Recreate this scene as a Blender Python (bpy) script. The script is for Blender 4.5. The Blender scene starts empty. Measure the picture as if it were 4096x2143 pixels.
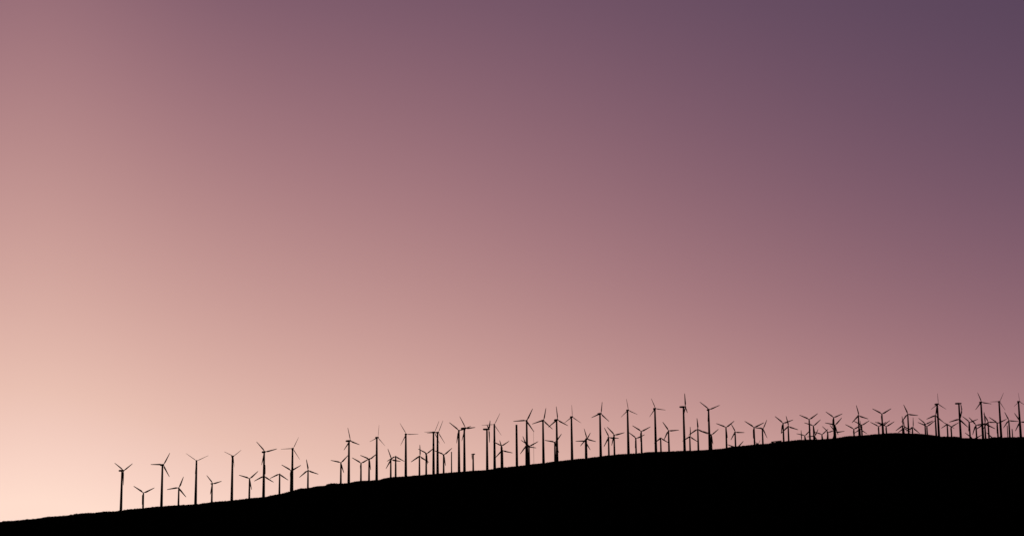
import bpy, bmesh, math, random
import numpy as np

random.seed(7)
rng = np.random.default_rng(7)
scene = bpy.context.scene
R = math.radians

# ------------------------------------------------------------------ camera
PITCH = math.atan(1230.0 / 6750.0)
ROLL = 0.0107
cam_data = bpy.data.cameras.new('camera')
cam_data.sensor_width = 36.0
cam_data.lens = 36.0 * 6750.0 / 4096.0
cam_data.clip_start = 0.5
cam_data.clip_end = 80000.0
cam = bpy.data.objects.new('camera', cam_data)
cam.location = (0, 0, 1.7)
from mathutils import Matrix
cam.rotation_euler = (Matrix.Rotation(R(90) + PITCH, 3, 'X') @ Matrix.Rotation(-ROLL, 3, 'Z')).to_euler()
scene.collection.objects.link(cam)
scene.camera = cam

# ------------------------------------------------------------------ exposure
scene.view_settings.view_transform = 'Standard'
scene.view_settings.look = 'None'
scene.view_settings.exposure = 0.0
scene.view_settings.gamma = 1.0

# ------------------------------------------------------------------ sky (dusk; afterglow low on the left)
SUN_AZ, SUN_EL = R(-24.0), R(0.4)          # azimuth from +Y, negative = to the left
world = bpy.data.worlds.new('World')
scene.world = world
world.use_nodes = True
nt = world.node_tree
nt.nodes.clear()
def N(t):
    return nt.nodes.new(t)
def M(op, a, b=None, c=None, clamp=False):
    n = N('ShaderNodeMath'); n.operation = op; n.use_clamp = clamp
    for k, v in enumerate((a, b, c)):
        if v is None: continue
        if isinstance(v, (int, float)): n.inputs[k].default_value = v
        else: nt.links.new(v, n.inputs[k])
    return n.outputs[0]
def smooth(v, a, b, lo=0.0, hi=1.0):
    n = N('ShaderNodeMapRange'); n.interpolation_type = 'SMOOTHSTEP'
    nt.links.new(v, n.inputs['Value'])
    for k, x in zip(('From Min', 'From Max', 'To Min', 'To Max'), (a, b, lo, hi)): n.inputs[k].default_value = x
    return n.outputs['Result']
tc = N('ShaderNodeTexCoord')
sep = N('ShaderNodeSeparateXYZ'); nt.links.new(tc.outputs['Generated'], sep.inputs[0])
X, Y, Z = sep.outputs
az = M('ARCTAN2', X, Y)
el = M('ARCTAN2', Z, M('SQRT', M('ADD', M('MULTIPLY', X, X), M('MULTIPLY', Y, Y))))
azc = M('MINIMUM', M('MAXIMUM', az, -0.36), 0.36)
elc = M('MINIMUM', M('MAXIMUM', el, 0.0), 0.36)
gd = M('MULTIPLY', M('ADD', azc, 0.31), 1 / 0.105)
glow = M('EXPONENT', M('MULTIPLY', M('MULTIPLY', gd, gd), -1.0))
CO = [1.0044, -2.0664, 1.7246, -0.3065, -0.7704, -2.4965, 1.5055, 0.0729, -0.1432, 0.5647, 6.9259, -1.1674, 0.8028, 0.6416]
e2 = M('MULTIPLY', elc, elc); a2 = M('MULTIPLY', azc, azc)
terms = [elc, e2, azc, a2, M('MULTIPLY', azc, elc), M('MULTIPLY', a2, azc), glow, M('MULTIPLY', glow, elc), M('MULTIPLY', a2, elc), M('MULTIPLY', azc, e2), M('MULTIPLY', elc, e2), M('MULTIPLY', glow, e2), M('MULTIPLY', M('MULTIPLY', a2, azc), elc)]
s = CO[0]
for c, t in zip(CO[1:], terms):
    s = M('ADD', M('MULTIPLY', t, c), s)
# away from the afterglow, towards the zenith and the far side, the sky goes to night
fade_l = smooth(az, -1.1, -0.42)
fade_r = smooth(az, 0.34, 1.0, 1.0, 0.0)
fade_u = smooth(el, 0.34, 1.0, 1.0, 0.0)
s = M('MULTIPLY', M('MULTIPLY', M('MULTIPLY', s, fade_l), fade_r), fade_u, clamp=True)
ramp = N('ShaderNodeValToRGB')
nt.links.new(s, ramp.inputs[0])
STOPS = [(0, 6, 6, 10), (40, 36, 31, 46), (80, 80, 63.5, 86.4), (88, 88, 67.9, 90.1), (96, 96, 72.5, 93.8), (104, 104, 77.3, 97.4), (112, 112, 82.2, 101.0), (120, 120, 87.4, 104.6), (128, 128, 92.8, 108.3), (136, 136, 98.5, 112.0), (144, 144, 104.5, 115.9), (152, 152, 110.7, 120.0), (160, 160, 117.2, 124.3), (168, 168, 124.0, 128.8), (176, 176, 131.2, 133.5), (184, 184, 138.7, 138.6), (192, 192, 146.5, 144.1), (200, 200, 154.7, 149.9), (208, 208, 163.3, 156.1), (216, 216, 172.2, 162.8), (224, 224, 181.6, 170.0), (232, 232, 191.4, 177.7), (240, 240, 201.8, 188.5), (248, 248, 212.2, 198), (255, 254, 221, 205)]
def lin(c):
    c /= 255.0
    return c / 12.92 if c <= 0.04045 else ((c + 0.055) / 1.055) ** 2.4
cr = ramp.color_ramp
cr.interpolation = 'LINEAR'
while len(cr.elements) < len(STOPS): cr.elements.new(0.5)
for e, (p, r, g, b) in zip(cr.elements, STOPS):
    e.position = p / 255.0
    e.color = (lin(r), lin(g), lin(b), 1)
bg1 = N('ShaderNodeBackground'); nt.links.new(ramp.outputs[0], bg1.inputs[0]); bg1.inputs[1].default_value = 1.0
sky = N('ShaderNodeTexSky'); sky.sky_type = 'NISHITA'; sky.sun_disc = False
sky.sun_elevation = SUN_EL; sky.sun_rotation = SUN_AZ; sky.air_density = 1.0; sky.dust_density = 2.0
bg2 = N('ShaderNodeBackground'); nt.links.new(sky.outputs[0], bg2.inputs[0]); bg2.inputs[1].default_value = 0.002
add = N('ShaderNodeAddShader'); nt.links.new(bg1.outputs[0], add.inputs[0]); nt.links.new(bg2.outputs[0], add.inputs[1])
wo = N('ShaderNodeOutputWorld'); nt.links.new(add.outputs[0], wo.inputs[0])

# ------------------------------------------------------------------ sun: all but set, behind the hill on the left
sd = bpy.data.lights.new('sun', 'SUN'); sd.energy = 0.03; sd.angle = R(0.5); sd.color = (1.0, 0.62, 0.4)
sun = bpy.data.objects.new('sun', sd)
# a sun shines along its local -Z: aim that from the sun's direction towards the scene
from mathutils import Vector
dirv = Vector((math.sin(SUN_AZ) * math.cos(SUN_EL), math.cos(SUN_AZ) * math.cos(SUN_EL), math.sin(SUN_EL)))
sun.rotation_euler = dirv.to_track_quat('Z', 'Y').to_euler()
sun.location = (-900, 2000, 400)
scene.collection.objects.link(sun)

# ------------------------------------------------------------------ materials
def material(name, base, rough, noise_scale=None, base2=None, spec=0.15):
    m = bpy.data.materials.new(name); m.use_nodes = True
    t = m.node_tree; b = t.nodes['Principled BSDF']
    b.inputs['Roughness'].default_value = rough
    b.inputs['Specular IOR Level'].default_value = spec
    if noise_scale:
        tcn = t.nodes.new('ShaderNodeTexCoord'); no = t.nodes.new('ShaderNodeTexNoise'); rp = t.nodes.new('ShaderNodeValToRGB')
        no.inputs['Scale'].default_value = noise_scale; no.inputs['Detail'].default_value = 6
        t.links.new(tcn.outputs['Object'], no.inputs['Vector']); t.links.new(no.outputs['Fac'], rp.inputs[0])
        rp.color_ramp.elements[0].position = 0.35; rp.color_ramp.elements[1].position = 0.68
        rp.color_ramp.elements[0].color = (*base, 1); rp.color_ramp.elements[1].color = (*(base2 or base), 1)
        t.links.new(rp.outputs[0], b.inputs['Base Color'])
    else:
        b.inputs['Base Color'].default_value = (*base, 1)
    return m
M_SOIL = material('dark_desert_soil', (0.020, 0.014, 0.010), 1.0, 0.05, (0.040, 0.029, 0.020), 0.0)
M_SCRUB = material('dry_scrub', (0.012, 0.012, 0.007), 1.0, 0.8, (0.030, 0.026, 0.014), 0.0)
M_STEEL = material('weathered_tower_steel', (0.26, 0.13, 0.10), 0.85, 0.4, (0.32, 0.17, 0.13))
M_BLADE = material('blade_laminate', (0.26, 0.14, 0.11), 0.8, 0.9, (0.30, 0.17, 0.13))
M_NACELLE = material('nacelle_housing', (0.24, 0.12, 0.09), 0.8, 0.7, (0.28, 0.15, 0.11))
M_SHED = material('shed_cladding', (0.030, 0.024, 0.022), 0.9, 0.6, (0.045, 0.036, 0.032), 0.05)

# ------------------------------------------------------------------ helpers
def mesh_from_bm(name, bm, mat, smooth_faces=True):
    me = bpy.data.meshes.new(name)
    bm.normal_update(); bm.to_mesh(me); bm.free()
    if smooth_faces:
        for p in me.polygons: p.use_smooth = True
    me.materials.append(mat)
    return me
def link(name, data, parent=None, loc=(0, 0, 0), rot=(0, 0, 0), sc=(1, 1, 1)):
    o = bpy.data.objects.new(name, data)
    scene.collection.objects.link(o)
    o.parent = parent; o.location = loc; o.rotation_euler = rot; o.scale = sc
    return o
def tag(o, label=None, cat=None, group=None, kind=None):
    if label: o['label'] = label
    if cat: o['category'] = cat
    if group: o['group'] = group
    if kind: o['kind'] = kind
def lathe(bm, prof, seg=24):
    rings = []
    for r, z in prof:
        rings.append([bm.verts.new((r * math.cos(2 * math.pi * k / seg), r * math.sin(2 * math.pi * k / seg), z)) for k in range(seg)])
    for a, b in zip(rings, rings[1:]):
        for k in range(seg):
            bm.faces.new((a[k], a[(k + 1) % seg], b[(k + 1) % seg], b[k]))
    bm.faces.new(rings[0][::-1]); bm.faces.new(rings[-1])
def box(bm, x0, x1, y0, y1, z0, z1):
    v = [bm.verts.new(p) for p in ((x0, y0, z0), (x1, y0, z0), (x1, y1, z0), (x0, y1, z0), (x0, y0, z1), (x1, y0, z1), (x1, y1, z1), (x0, y1, z1))]
    for f in ((0, 3, 2, 1), (4, 5, 6, 7), (0, 1, 5, 4), (1, 2, 6, 5), (2, 3, 7, 6), (3, 0, 4, 7)):
        bm.faces.new([v[i] for i in f])

# ------------------------------------------------------------------ terrain
# size, x, y, hub height, blade length, cos of yaw to the line of sight, phase, chord factor, blades present, label
TURBINES = [
('B',-584.7,2529.1,162.09,21.80,0.70,32,1.00,'111','tall wind turbine, blades in a Y, leftmost tall tower'),
('S',-559.8,2565.0,130.61,17.97,1.00,26,1.00,'111','short turbine, blades in a Y, only short one right of leftmost tall tower'),
('B',-523.9,2525.3,169.74,20.63,0.90,61,1.00,'111','tall wind turbine, one blade level left, second tall tower from left'),
('S',-505.2,2558.3,137.33,17.85,1.00,69,1.00,'111','short turbine, one blade level left, only short one right of second tall tower from left'),
('B',-472.1,2518.7,174.53,19.48,1.00,25,0.45,'111','tall wind turbine, blades in a Y, third tall tower from left'),
('S',-455.2,2558.3,143.01,16.98,0.80,15,1.00,'111','short turbine, blades tilted right, only short one right of third tall tower from left'),
('B',-419.1,2521.6,180.98,16.36,0.90,37,0.60,'111','tall wind turbine, blades in a Y, fourth tall tower from left'),
('S',-399.1,2559.5,149.97,16.92,1.00,42,1.00,'111','short turbine, blades in a Y, only short one right of fourth tall tower from left'),
('B',-373.1,2528.4,187.55,20.45,0.90,15,1.00,'111','tall wind turbine, blades tilted right, fifth tall tower from left'),
('S',-376.5,2556.6,153.30,16.88,1.00,87,1.00,'111','short turbine with two drooping blades peeking out behind the fifth tall tower from left'),
('S',-354.5,2564.5,156.68,16.11,1.00,85,1.00,'011','short turbine, only two drooping blades, second short one right of fifth tall tower from left'),
('B',-333.7,2550.8,193.59,19.55,0.95,64,0.50,'111','tall wind turbine, one blade level left, sixth tall tower from left'),
('S',-337.3,2563.7,161.57,16.89,1.00,29,1.00,'111','short turbine with raised blades, merged behind the sixth tall tower from left'),
('S',-314.8,2590.5,163.34,17.05,1.00,100,1.00,'111','short turbine, upper blade leaning left, first short one right of sixth tall tower from left'),
('S',-263.0,2574.2,173.31,16.10,1.00,47,1.00,'111','short turbine, blades tilted left, second short one right of sixth tall tower from left'),
('B',-250.1,2565.5,205.55,20.62,0.70,107,1.00,'111','tall wind turbine, upper blade leaning left, seventh tall tower from left'),
('S',-235.4,2606.1,174.39,16.28,1.00,29,1.00,'111','short turbine, blades in a Y, first short one right of seventh tall tower from left'),
('S',-220.7,2579.9,178.17,16.11,0.95,38,1.00,'111','short turbine, blades in a Y, second short one right of seventh tall tower from left'),
('B',-208.3,2569.8,210.48,19.59,0.70,83,0.50,'111','tall wind turbine, upper blade leaning right, eighth tall tower from left'),
('S',-190.3,2615.8,180.07,17.95,0.80,114,1.00,'111','short turbine, one blade level right, first short one right of eighth tall tower from left'),
('S',-181.1,2592.3,183.35,15.40,1.00,90,1.00,'011','short turbine, only two drooping blades, second short one right of eighth tall tower from left'),
('B',-164.8,2579.6,215.75,19.64,0.95,2,0.55,'111','tall wind turbine, one blade level right, ninth tall tower from left'),
('S',-145.7,2609.4,184.16,17.89,0.90,91,1.00,'111','short turbine, one blade straight up, first short one right of ninth tall tower from left'),
('S',-134.6,2595.9,187.30,16.17,0.90,36,1.00,'111','short turbine, blades in a Y, second short one right of ninth tall tower from left'),
('B',-123.2,2592.5,219.43,20.76,0.75,62,0.50,'111','tall wind turbine, one blade level left, tenth tall tower from left'),
('B',-117.1,2595.2,219.29,20.78,0.85,66,0.55,'111','tall wind turbine, one blade level left, eleventh tall tower from left'),
('S',-108.9,2620.1,186.89,17.13,0.95,39,1.00,'111','short turbine, blades in a Y, only short one right of eleventh tall tower from left'),
('P',-95.4,2584.9,188.38,0.88,0,0,0,'','short thin bare pole just right of the eleventh tall tower from left'),
('B',-84.5,2601.0,222.26,19.78,1.00,20,1.00,'111','tall wind turbine, blades in a Y, twelfth tall tower from left'),
('B',-75.8,2587.8,224.67,21.75,0.70,7,1.00,'111','tall wind turbine, one blade level right, thirteenth tall tower from left'),
('S',-63.9,2647.9,189.45,8.63,-0.15,36,1.00,'001','short turbine with bare nacelle, only short one right of thirteenth tall tower from left'),
('B',-41.5,2614.8,225.08,20.92,0.15,46,1.00,'111','tall wind turbine, edge-on rotor, fourteenth tall tower from left'),
('B',-29.8,2597.0,230.53,19.74,1.00,63,0.45,'111','tall wind turbine, one blade level left, fifteenth tall tower from left'),
('S',-19.5,2613.3,198.93,14.63,1.00,32,1.00,'111','short turbine, blades in a Y, first short one right of fifteenth tall tower from left'),
('S',-18.0,2651.0,194.88,16.50,1.00,106,1.00,'111','short turbine, upper blade leaning left, second short one right of fifteenth tall tower from left'),
('P',4.3,2604.9,230.27,1.78,0,0,0,'','tall bare tower without nacelle or rotor, fifteenth tall tower from right'),
('B',20.1,2607.0,236.98,20.86,1.00,63,1.00,'111','tall wind turbine, one blade level left, fourteenth tall tower from right'),
('S',23.6,2645.1,200.79,16.46,0.95,27,1.00,'111','short turbine, blades in a Y, touching right side of fourteenth tall tower from right'),
('S',18.9,2642.1,200.61,16.44,0.95,111,1.00,'111','short turbine, one blade level right, crossing behind fourteenth tall tower from right'),
('M',30.5,2610.1,221.58,0.21,0,0,0,'','hair-thin mast standing right of the fourteenth tall tower from right'),
('B',45.4,2614.4,237.65,19.87,0.95,78,1.00,'111','tall wind turbine, upper blade leaning right, thirteenth tall tower from right'),
('B',66.8,2624.4,239.34,21.00,0.85,96,1.00,'111','tall wind turbine, one blade straight up, twelfth tall tower from right'),
('S',64.0,2648.2,206.46,17.31,0.95,51,1.00,'111','short turbine, one blade level left, crossing behind twelfth tall tower from right'),
('B',89.8,2621.0,243.27,18.88,0.80,93,0.60,'111','tall wind turbine, one blade straight up, eleventh tall tower from right'),
('S',113.8,2655.4,211.96,16.54,0.90,106,1.00,'111','short turbine, upper blade leaning left, second short one right of eleventh tall tower from right'),
('S',113.3,2676.8,209.72,15.84,1.00,59,1.00,'111','short turbine, one blade level left, first short one right of eleventh tall tower from right'),
('B',134.7,2629.9,248.71,18.96,0.85,82,1.00,'111','tall wind turbine, upper blade leaning right, tenth tall tower from right'),
('S',149.9,2675.7,215.16,17.51,0.90,118,1.00,'111','short turbine, one blade level right, first short one right of tenth tall tower from right'),
('S',157.9,2661.4,217.85,17.42,0.95,14,1.00,'111','short turbine, blades tilted right, second short one right of tenth tall tower from right'),
('B',178.4,2638.7,254.45,17.98,0.85,100,0.65,'111','tall wind turbine, upper blade leaning left, ninth tall tower from right'),
('S',195.7,2713.0,216.35,16.08,0.95,23,1.00,'111','short turbine, blades in a Y, first short one right of ninth tall tower from right'),
('S',200.1,2653.6,222.45,16.56,1.00,26,1.00,'111','short turbine, blades in a Y, second short one right of ninth tall tower from right'),
('B',222.0,2647.4,257.35,17.00,0.95,113,0.75,'111','tall wind turbine, one blade level right, eighth tall tower from right'),
('S',236.7,2726.7,217.41,16.22,0.85,93,1.00,'011','short turbine, only two drooping blades, first short one right of eighth tall tower from right'),
('S',244.4,2668.1,224.30,16.67,1.00,3,1.00,'111','short turbine, one blade level right, second short one right of eighth tall tower from right'),
('B',267.8,2656.6,260.54,21.36,0.15,99,1.00,'111','tall wind turbine, edge-on rotor, seventh tall tower from right'),
('S',284.5,2734.0,219.91,16.25,0.90,89,1.00,'111','short turbine, one blade straight up, first short one right of seventh tall tower from right'),
('S',291.1,2672.2,226.56,17.56,1.00,93,1.00,'111','short turbine, one blade straight up, second short one right of seventh tall tower from right'),
('B',310.0,2680.4,258.00,19.43,0.95,22,1.00,'111','tall wind turbine, blades in a Y, sixth tall tower from right'),
('S',319.7,2737.4,222.76,15.43,0.95,38,1.00,'111','short turbine with raised right blade, merged behind sixth tall tower from right'),
('S',337.7,2687.5,230.11,16.85,1.00,37,1.00,'111','short turbine, blades in a Y, second short one right of sixth tall tower from right'),
('S',359.3,2743.8,227.23,15.50,0.95,118,1.00,'111','short turbine, one blade level right, third short one right of sixth tall tower from right'),
('S',375.9,2865.2,209.81,18.88,0.85,42,1.00,'111','turbine hidden by ridge, one blade tip slanting up right, past sixth tall tower from right'),
('S',387.9,2727.0,232.98,18.00,1.00,25,1.00,'111','short turbine, blades in a Y, fourth short one right of sixth tall tower from right'),
('S',403.8,2744.1,232.42,17.26,0.75,59,1.00,'111','short turbine, one blade level left, fifth short one right of sixth tall tower from right'),
('S',413.4,2872.7,217.59,9.50,0.55,47,1.00,'111','turbine hidden by ridge, two tiny blade tips showing left of the low shed'),
('S',435.6,2730.6,239.53,17.21,1.00,18,1.00,'111','short turbine, blades in a Y, sixth short one right of sixth tall tower from right'),
('S',448.6,2760.9,236.93,17.40,0.95,102,1.00,'111','short turbine, upper blade leaning left, seventh short one right of sixth tall tower from right'),
('S',492.3,2860.3,229.42,14.45,1.00,45,1.00,'111','short turbine, blades tilted left, eighth short one right of sixth tall tower from right'),
('S',490.0,2888.0,223.90,17.32,0.85,90,1.00,'111','turbine hidden by ridge, one upright blade tip showing right of the low shed'),
('S',475.9,2718.2,244.03,17.17,1.00,34,1.00,'111','short turbine, blades in a Y, ninth short one right of sixth tall tower from right'),
('S',492.9,2777.8,238.83,15.80,1.00,40,1.00,'111','short turbine, blades in a Y, tenth short one right of sixth tall tower from right'),
('S',511.4,2873.6,229.32,13.49,1.00,63,1.00,'111','short turbine, one blade level left, eleventh short one right of sixth tall tower from right'),
('S',521.7,2862.3,231.26,14.48,1.00,41,1.00,'111','short turbine, blades in a Y, twelfth short one right of sixth tall tower from right'),
('S',529.0,2848.2,233.81,14.42,0.90,17,1.00,'111','short turbine, blades tilted right, thirteenth short one right of sixth tall tower from right'),
('S',515.0,2716.5,246.68,15.48,1.00,22,1.00,'111','short turbine, blades in a Y, fourteenth short one right of sixth tall tower from right'),
('S',530.2,2787.1,240.48,16.77,1.00,46,1.00,'111','short turbine, blades tilted left, fifteenth short one right of sixth tall tower from right'),
('S',543.5,2855.5,234.26,15.37,1.00,6,1.00,'111','short turbine, one blade level right, sixteenth short one left of fifth tall tower from right'),
('S',574.4,2854.2,239.01,16.30,1.00,29,1.00,'111','short turbine, blades in a Y, fifteenth short one left of fifth tall tower from right'),
('S',557.9,2730.2,250.48,17.34,0.90,103,1.00,'111','short turbine, upper blade leaning left, fourteenth short one left of fifth tall tower from right'),
('S',581.2,2821.8,242.73,15.24,1.00,30,1.00,'111','short turbine, blades in a Y, twelfth short one left of fifth tall tower from right'),
('S',585.6,2858.4,239.12,14.52,0.85,90,1.00,'111','short turbine, one blade straight up, thirteenth short one left of fifth tall tower from right'),
('S',598.3,2740.8,253.73,17.46,1.00,29,1.00,'111','short turbine, blades in a Y, tenth short one left of fifth tall tower from right'),
('S',616.3,2854.1,243.07,15.44,1.00,30,1.00,'111','short turbine, blades in a Y, eleventh short one left of fifth tall tower from right'),
('S',622.7,2847.5,244.33,14.51,1.00,35,1.00,'111','short turbine, blades in a Y, ninth short one left of fifth tall tower from right'),
('S',630.8,2861.4,243.55,16.41,1.00,30,1.00,'111','short turbine, blades in a Y, eighth short one left of fifth tall tower from right'),
('S',643.6,2754.9,254.36,16.72,1.00,111,1.00,'111','short turbine, one blade level right, fifth short one left of fifth tall tower from right'),
('S',658.7,2862.3,244.61,16.45,0.90,93,1.00,'111','short turbine, one blade straight up, seventh short one left of fifth tall tower from right'),
('S',666.3,2886.3,242.34,14.75,0.90,93,1.00,'111','short turbine, one blade straight up, sixth short one left of fifth tall tower from right'),
('S',680.0,2882.2,243.13,17.50,0.75,86,1.00,'111','short turbine, one blade straight up, fourth short one left of fifth tall tower from right'),
('S',693.8,2849.2,245.82,16.42,0.85,23,1.00,'111','short turbine, blades in a Y, third short one left of fifth tall tower from right'),
('S',701.2,2867.1,243.55,16.53,1.00,34,1.00,'111','short turbine, blades in a Y, second short one left of fifth tall tower from right'),
('B',709.5,2821.9,276.71,18.02,0.80,92,0.66,'111','tall wind turbine, one blade straight up, fifth tall tower from right'),
('S',689.1,2758.3,251.86,17.69,0.90,81,1.00,'111','short turbine with drooping blades, merged behind fifth tall tower from right'),
('S',728.2,2837.4,244.07,13.89,0.90,90,1.00,'011','short turbine, only two drooping blades, first short one right of fifth tall tower from right'),
('S',740.8,2861.7,241.98,14.71,1.00,28,1.00,'111','short turbine, blades in a Y, second short one right of fifth tall tower from right'),
('B',741.4,2805.5,275.79,17.73,0.15,59,1.00,'001','tall turbine with nacelle but no spread blades, fourth tall tower from right'),
('S',735.4,2784.8,247.72,18.82,0.95,75,1.00,'111','short turbine with drooping blades, merged behind fourth tall tower from right'),
('S',757.4,2807.5,244.58,15.38,0.95,20,1.00,'111','short turbine, blades in a Y, first short one right of fourth tall tower from right'),
('S',799.9,2950.0,227.22,19.02,0.85,24,1.00,'111','turbine hidden by ridge, lone blade tip slanting left, right of fourth tall tower from right'),
('S',776.2,2836.7,242.16,17.38,1.00,9,1.00,'111','short turbine, one blade level right, second short one right of fourth tall tower from right'),
('B',774.2,2790.9,276.03,16.99,0.95,110,1.00,'111','tall wind turbine, one blade level right, third tall tower from right'),
('S',787.7,2824.2,243.65,19.16,0.95,92,1.00,'111','short turbine, one blade straight up, first short one right of third tall tower from right'),
('S',789.4,2810.0,245.04,15.44,1.00,115,1.00,'111','short turbine, one blade level right, second short one right of third tall tower from right'),
('S',837.9,2957.6,226.98,19.13,0.80,21,1.00,'111','turbine hidden by ridge, lone blade tip slanting left, right of third tall tower from right'),
('S',811.4,2834.3,244.72,17.43,0.95,24,1.00,'111','short turbine, blades in a Y, third short one right of third tall tower from right'),
('B',807.5,2802.2,277.77,17.11,0.90,62,0.55,'111','tall wind turbine, one blade level left, second tall tower from right'),
('S',825.4,2814.7,247.41,15.51,1.00,113,1.00,'111','short turbine, one blade level right, only short one right of second tall tower from right'),
('P',807.8,2765.6,234.56,0.68,0,0,0,'','left of two short bare poles between the two rightmost tall towers'),
('B',843.3,2813.7,278.57,15.32,0.75,95,0.60,'111','tall wind turbine, one blade straight up, rightmost tall tower'),
('S',849.8,2832.8,246.43,17.48,1.00,0,1.00,'111','short turbine with crossed blades, merged behind rightmost tall tower'),
('P',816.0,2767.2,228.89,0.85,0,0,0,'','right of two short bare poles between the two rightmost tall towers'),
]
CREST = [(-740.64, 85.36), (-739.96, 85.35), (-735.74, 86.76), (-727.13, 87.08), (-719.99, 87.23), (-709.8, 88.07), (-703.36, 89.23), (-687.68, 90.23), (-675.1, 92.76), (-658.29, 93.59), (-646.97, 94.63), (-637.03, 96.39), (-628.43, 97.44), (-610.45, 98.28), (-600.78, 99.69), (-577.28, 100.62), (-568.82, 102.48), (-543.7, 104.76), (-518.11, 107.23), (-493.81, 108.99), (-469.75, 110.02), (-446.7, 113.26), (-418.18, 115.77), (-393.12, 118.84), (-372.63, 120.47), (-349.92, 124.97), (-331.85, 129.46), (-319.9, 133.16), (-308.61, 133.71), (-296.23, 136.3), (-283.43, 137.41), (-280.34, 139.64), (-275.58, 140.76), (-260.35, 140.76), (-248.58, 141.13), (-240.11, 143.45), (-230.52, 144.5), (-218.69, 145.06), (-203.14, 146.0), (-195.53, 148.74), (-183.08, 150.25), (-162.2, 151.28), (-154.73, 152.42), (-143.5, 152.81), (-136.37, 154.13), (-125.11, 154.71), (-104.56, 156.62), (-86.28, 157.97), (-73.79, 158.94), (-63.92, 159.98), (-51.16, 160.49), (-42.83, 161.07), (-33.1, 162.57), (-26.6, 164.33), (-8.81, 165.7), (2.5, 166.87), (14.8, 168.23), (29.83, 170.44), (42.57, 171.54), (57.67, 173.69), (69.3, 175.18), (86.41, 176.84), (99.66, 178.53), (110.59, 179.3), (123.51, 181.26), (132.37, 181.99), (141.84, 183.41), (152.8, 184.26), (160.85, 185.56), (174.88, 186.38), (196.78, 187.62), (208.69, 189.22), (223.38, 189.67), (236.51, 190.18), (265.45, 191.46), (280.06, 191.64), (295.92, 192.68), (306.4, 193.5), (317.49, 194.33), (328.4, 195.16), (336.93, 196.61), (341.42, 197.96), (350.33, 198.39), (360.91, 199.62), (370.04, 200.65), (388.24, 202.39), (400.33, 203.19), (407.06, 203.97), (418.17, 205.81), (426.39, 206.84), (439.4, 208.01), (454.71, 209.64), (488.27, 210.41), (504.47, 211.57), (518.23, 213.11), (529.43, 215.25), (543.77, 216.25), (560.69, 217.3), (578.18, 219.01), (591.23, 219.89), (602.63, 220.84), (619.5, 221.26), (639.33, 220.85), (653.69, 220.33), (660.69, 219.73), (671.0, 218.78), (681.34, 217.58), (690.84, 216.26), (714.73, 216.15), (723.02, 215.39), (726.99, 213.79), (741.11, 213.54), (760.4, 212.95), (774.24, 213.84), (778.43, 215.28), (783.84, 215.52), (796.33, 214.97), (810.23, 215.66), (835.0, 216.12)]

CX = np.array([-3200., -1500.] + [c[0] for c in CREST] + [1500., 3200.])
CZ = np.array([0., 30.] + [c[1] for c in CREST] + [165., 40.])
_o = np.argsort(CX); CX, CZ = CX[_o], CZ[_o]
_ph = rng.uniform(0, 6.28, 24)
def crest_y(x): return 2600.0 + 0.2 * np.clip(x, -1500, 1500)
def wob(x, y, w, seed):
    a = 0
    for k in range(5):
        th = _ph[(seed + k) % 24]; f = (1.9 ** k) / w
        a = a + np.sin((x * math.cos(th) + y * math.sin(th)) * f + _ph[(seed + 2 * k + 3) % 24]) * 0.62 ** k
    return a
def ground_z(x, y):
    x = np.asarray(x, float); y = np.asarray(y, float)
    zc = np.interp(x, CX, CZ)
    t = y - crest_y(x)
    f = np.maximum(-t, 0); b = np.maximum(t, 0)
    fall = 0.55 * (np.sqrt(f * f + 100) - 10) + 0.10 * (np.sqrt(b * b + 9) - 3)
    fade = np.clip((f - 20) / 140, 0, 1)
    return zc - fall + fade * (wob(x, y, 60, 0) * 3.0 + wob(x, y, 16, 5) * 0.8)

tx = np.concatenate([np.linspace(-3200, -860, 70, endpoint=False), np.arange(-860, 960, 1.25), np.linspace(960, 3200, 70)])
tt = np.concatenate([np.linspace(-760, -200, 40, endpoint=False), np.linspace(-200, -30, 34, endpoint=False), np.linspace(-30, -4, 14, endpoint=False),
                     np.linspace(-4, 4, 7, endpoint=False), np.linspace(4, 40, 10, endpoint=False), np.linspace(40, 400, 16, endpoint=False), np.linspace(400, 2600, 14)])
GX, GT = np.meshgrid(tx, tt)
GY = crest_y(GX) + GT
GZ = ground_z(GX, GY)
near = np.exp(-np.abs(GT) / 60.0)
GZ += near * (wob(GX, GY, 3.1, 9) * 0.10 + wob(GX, GY, 9.0, 13) * 0.12) + near * rng.normal(0, 0.10, GX.shape)
GZ = np.maximum(GZ, -4.0)
nr, nc = GX.shape
verts = np.stack([GX, GY, GZ], -1).reshape(-1, 3)
idx = np.arange(nr * nc).reshape(nr, nc)
faces = np.stack([idx[:-1, :-1], idx[:-1, 1:], idx[1:, 1:], idx[1:, :-1]], -1).reshape(-1, 4)
hm = bpy.data.meshes.new('hill')
hm.from_pydata(verts.tolist(), [], faces.tolist()); hm.update()
for p in hm.polygons: p.use_smooth = True
hm.materials.append(M_SOIL)
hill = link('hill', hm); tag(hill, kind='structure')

bm = bmesh.new()
rings = [0.0, 40, 200, 800, 2500, 8000, 30000, 60000]
prev = None
c0 = bm.verts.new((0, 0, 0))
for r in rings[1:]:
    ring = [bm.verts.new((r * math.cos(2 * math.pi * k / 96), r * math.sin(2 * math.pi * k / 96), 0)) for k in range(96)]
    for k in range(96):
        if prev is None: bm.faces.new((c0, ring[k], ring[(k + 1) % 96]))
        else: bm.faces.new((prev[k], ring[k], ring[(k + 1) % 96], prev[(k + 1) % 96]))
    prev = ring
ground = link('ground', mesh_from_bm('ground', bm, M_SOIL)); tag(ground, kind='structure')

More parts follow.
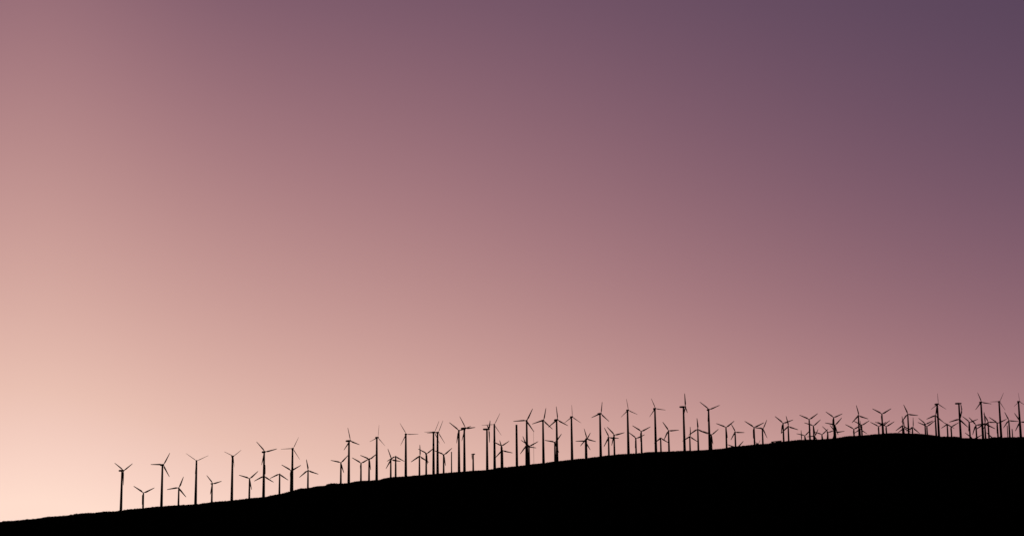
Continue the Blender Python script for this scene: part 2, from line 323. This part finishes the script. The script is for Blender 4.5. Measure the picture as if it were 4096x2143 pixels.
# low desert scrub, thickest where it breaks the skyline
def scrub():
    V = []; F = []
    def clump(x, y, z, r, h, n):
        c = rng.normal(0, 1, (n, 3)); c /= np.linalg.norm(c, axis=1)[:, None]
        c *= rng.uniform(0.35, 1.0, (n, 1))
        c[:, 2] = np.abs(c[:, 2])
        for k in range(n):
            p = np.array((x + c[k, 0] * r, y + c[k, 1] * r, z - 0.1 + c[k, 2] * h))
            a = rng.normal(0, 0.26 * r, 3); b = rng.normal(0, 0.26 * r, 3)
            i = len(V); V.extend((tuple(p + a), tuple(p + b), tuple(p - a * 0.6 - b * 0.6))); F.append((i, i + 1, i + 2))
    for _ in range(3600):
        x = rng.uniform(-760, 850)
        d = -abs(rng.normal(0, 6)) if rng.random() < 0.5 else rng.uniform(-14, 6)
        y = float(crest_y(x)) + d
        big = 1.0 + 0.5 * max(0.0, min(1.0, (-x - 250) / 350))
        r = rng.uniform(0.3, 0.8) * big
        clump(x, y, float(ground_z(x, y)), r * 1.35, r * 0.85, 18)
    for _ in range(2200):
        x = rng.uniform(-800, 900); y = float(crest_y(x)) - rng.uniform(10, 380)
        z = float(ground_z(x, y))
        if z < 1: continue
        r = rng.uniform(0.5, 1.3)
        clump(x, y, z, r * 1.2, r * 0.8, 12)
    me = bpy.data.meshes.new('desert_scrub'); me.from_pydata(V, [], F); me.update(); me.materials.append(M_SCRUB)
    return me
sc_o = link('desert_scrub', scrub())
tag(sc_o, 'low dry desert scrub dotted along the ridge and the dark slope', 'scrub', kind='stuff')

# ------------------------------------------------------------------ turbine meshes
def tower_mesh(name, rb, rt):
    bm = bmesh.new()
    prof = [(rb * 1.12, 0.0), (rb * 1.1, 0.006), (rb, 0.02)]
    for k in range(1, 9):                       # welded conical sections
        t = k / 8.0; r = rb + (rt - rb) * t
        prof += [(r, t)]
    lathe(bm, prof)
    return mesh_from_bm(name, bm, M_STEEL)
def nacelle_mesh(name, front, back, w, h):
    bm = bmesh.new()
    secs = [(-front, 0.62, 0.66), (-front + 0.12 * (front + back), 0.96, 0.96), (0.1 * back, 1, 1), (0.72 * back, 0.98, 0.95), (back, 0.72, 0.66)]
    prev = None; n = 16
    for y, sx, sz in secs:
        ring = []
        for k in range(n):
            a = 2 * math.pi * k / n
            cx = math.copysign(abs(math.cos(a)) ** 0.45, math.cos(a)); cz = math.copysign(abs(math.sin(a)) ** 0.45, math.sin(a))
            ring.append(bm.verts.new((cx * w * 0.5 * sx, y, cz * h * 0.5 * sz + 0.12 * h * (1 - sz))))
        if prev:
            for k in range(n): bm.faces.new((prev[k], prev[(k + 1) % n], ring[(k + 1) % n], ring[k]))
        else: bm.faces.new(ring)
        prev = ring
    bm.faces.new(prev[::-1])
    bmesh.ops.recalc_face_normals(bm, faces=bm.faces)
    return mesh_from_bm(name, bm, M_NACELLE, False)
def hub_mesh(name, r):
    bm = bmesh.new()
    prof = [(r * 0.8, -0.9 * r), (r, -0.5 * r), (r, 0.5 * r), (r * 0.82, 1.0 * r), (r * 0.45, 1.35 * r), (r * 0.1, 1.5 * r)]
    lathe(bm, prof, 20)
    bmesh.ops.rotate(bm, verts=bm.verts, matrix=Matrix.Rotation(R(90), 3, 'X'))   # nose towards -Y
    return mesh_from_bm(name, bm, M_NACELLE)
def blade_mesh():
    # length 1 along +Z, rotor axis along Y; chord lies mostly along X, twisted at the root
    bm = bmesh.new()
    st = [(0.02, 0.034, 0.034, 0), (0.07, 0.034, 0.034, 0), (0.14, 0.058, 0.028, 24), (0.22, 0.082, 0.022, 18), (0.34, 0.076, 0.017, 12),
          (0.5, 0.064, 0.013, 7), (0.66, 0.053, 0.010, 4), (0.82, 0.042, 0.007, 2), (0.93, 0.033, 0.005, 1), (0.985, 0.022, 0.003, 0), (1.0, 0.008, 0.002, 0)]
    n = 14; prev = None
    for z, ch, th, tw in st:
        ring = []; tw = R(tw)
        rootness = max(0.0, min(1.0, (0.16 - z) / 0.1))
        for k in range(n):
            a = 2 * math.pi * k / n
            x = math.cos(a) * 0.5 * ch; y = math.sin(a) * 0.5 * th * (1.0 if rootness > 0.5 else (0.62 - 0.5 * math.cos(a) * -0.7))
            x += (1 - rootness) * 0.18 * ch
            ring.append(bm.verts.new((x * math.cos(tw) - y * math.sin(tw), x * math.sin(tw) + y * math.cos(tw), z)))
        if prev:
            for k in range(n): bm.faces.new((prev[k], prev[(k + 1) % n], ring[(k + 1) % n], ring[k]))
        else: bm.faces.new(ring[::-1])
        prev = ring
    bm.faces.new(prev)
    bmesh.ops.recalc_face_normals(bm, faces=bm.faces)
    return mesh_from_bm('blade', bm, M_BLADE)

TALL = dict(tower=tower_mesh('tall_tower', 2.15, 1.3), nacelle=nacelle_mesh('tall_nacelle', 1.7, 6.2, 3.0, 3.0), hub=hub_mesh('tall_hub', 1.15), reach=2.9, head=1.4)
SLIM = dict(TALL, nacelle=nacelle_mesh('compact_nacelle', 1.5, 2.6, 2.6, 2.8), reach=2.4)
SHORT = dict(tower=tower_mesh('short_tower', 1.6, 1.12), nacelle=nacelle_mesh('short_nacelle', 1.0, 3.0, 1.9, 2.0), hub=hub_mesh('short_hub', 0.8), reach=1.75, head=0.9)
BLADE = blade_mesh()
GT, GS = 'tall wind turbines along the ridge', 'short wind turbines between and behind the tall ones'

def turbine(size, x, y, hub_z, L, c, phase, w, mask, label):
    P = SHORT if size == 'S' else TALL if w > 0.65 else SLIM
    gz = float(ground_z(x, y)) - 0.25
    root = link('wind_turbine', None, None, (x, y, gz))
    root.empty_display_size = 2
    tag(root, label, 'wind turbine', GT if size == 'B' else GS)
    H = hub_z - gz
    link('tower', P['tower'], root, (0, 0, 0), (0, 0, 0), (1, 1, H - P['head']))
    yaw = math.copysign(math.acos(min(1.0, abs(c))), c) - math.atan2(x, y)
    parked = abs(c) < 0.3                          # edge-on rotor with its blades feathered
    w *= 1.75 if size == 'S' else 1.4
    fx, fy = math.sin(yaw), -math.cos(yaw)
    link('nacelle', P['nacelle'], root, (0, 0, H), (0, 0, yaw))
    hub = link('rotor_hub', P['hub'], root, (fx * P['reach'], fy * P['reach'], H), (0, 0, yaw))
    for k in range(3):
        if mask[k] == '1':
            bl = link('blade', BLADE, hub, (0, 0, 0), (0, 0, 0), (L * w, L * min(1.0, w + 0.2), L))
            bl.rotation_mode = 'ZYX'
            bl.rotation_euler = (0, R(90 - (phase + 120 * k)), R(-75) if parked else 0)
    return root

def bare_tower(x, y, top_z, r, label):
    gz = float(ground_z(x, y)) - 0.25
    root = link('bare_tower', None, None, (x, y, gz)); tag(root, label, 'bare tower', 'towers standing without rotors')
    H = top_z - gz
    link('tower', tower_mesh('bare_tower_shaft', r * 1.15, r * 0.85), root, (0, 0, 0), (0, 0, 0), (1, 1, H))
    bm = bmesh.new(); lathe(bm, [(r * 0.98, 0), (r * 0.98, 0.35), (r * 0.6, 0.45), (r * 0.6, 0.7)])
    link('yaw_ring', mesh_from_bm('yaw_ring', bm, M_STEEL), root, (0, 0, H + 0.002))

def mast(x, y, top_z, r, label):
    gz = float(ground_z(x, y)) - 0.25
    root = link('met_mast', None, None, (x, y, gz)); tag(root, label, 'mast')
    H = top_z - gz
    bm = bmesh.new(); lathe(bm, [(r, 0), (r, H * 0.5), (r * 0.8, H * 0.5 + 0.1), (r * 0.7, H)], 10)
    link('pole', mesh_from_bm('mast_pole', bm, M_STEEL), root)
    bm = bmesh.new(); box(bm, -0.9, 0.9, -0.04, 0.04, -0.04, 0.04); box(bm, 0.8, 0.9, -0.05, 0.05, 0.045, 0.4); box(bm, -0.9, -0.8, -0.05, 0.05, 0.045, 0.3)
    link('sensor_boom', mesh_from_bm('sensor_boom', bm, M_STEEL, False), root, (0, 0, H + 0.045))

for row in TURBINES:
    size, x, y, hz, L, c, ph, w, mask, label = row
    if size in 'BS': turbine(size, x, y, hz, L, c, ph, w, mask, label)
    elif size == 'P': bare_tower(x, y, hz, L, label)
    else: mast(x, y, hz, L, label)

# ------------------------------------------------------------------ the low shed on the ridge, right of centre
SX0, SX1, SY = 408.3, 424.3, 2683.3
gz = float(min(ground_z(SX0, SY), ground_z(SX1, SY))) - 0.3
shed = link('shed', None, None, ((SX0 + SX1) / 2, SY, gz)); tag(shed, 'low dark shed with a sloping roof and an open window on the ridge', 'shed')
hw = (SX1 - SX0) / 2
ha, hb = 2.62, 4.28
def roof_h(x): return ha + (hb - ha) * (x + hw) / (2 * hw)
bm = bmesh.new()
def prism(x0, x1, z0, z1a, z1b):
    v = [bm.verts.new(p) for p in ((x0, -2, z0), (x1, -2, z0), (x1, 2, z0), (x0, 2, z0), (x0, -2, z1a), (x1, -2, z1b), (x1, 2, z1b), (x0, 2, z1a))]
    for f in ((0, 3, 2, 1), (4, 5, 6, 7), (0, 1, 5, 4), (1, 2, 6, 5), (2, 3, 7, 6), (3, 0, 4, 7)): bm.faces.new([v[i] for i in f])
wx0, wx1 = -hw * 0.55, -hw * 0.12
prism(-hw, wx0, 0, roof_h(-hw), roof_h(wx0))
prism(wx1, hw, 0, roof_h(wx1), roof_h(hw))
zb = ha * 0.45
prism(wx0 + 0.003, wx1 - 0.003, 0, zb, zb)
prism(wx0 + 0.003, wx1 - 0.003, ha * 0.80, roof_h(wx0) - 0.003, roof_h(wx1) - 0.003)
link('wall', mesh_from_bm('shed_wall', bm, M_SHED, False), shed)
bm = bmesh.new()
v = [bm.verts.new(p) for p in ((-hw - .5, -2.5, ha), (hw + .5, -2.5, hb), (hw + .5, 2.5, hb), (-hw - .5, 2.5, ha), (-hw - .5, -2.5, ha + .25), (hw + .5, -2.5, hb + .25), (hw + .5, 2.5, hb + .25), (-hw - .5, 2.5, ha + .25))]
for f in ((0, 3, 2, 1), (4, 5, 6, 7), (0, 1, 5, 4), (1, 2, 6, 5), (2, 3, 7, 6), (3, 0, 4, 7)): bm.faces.new([v[i] for i in f])
link('roof', mesh_from_bm('shed_roof', bm, M_SHED, False), shed, (0, 0, 0.003))
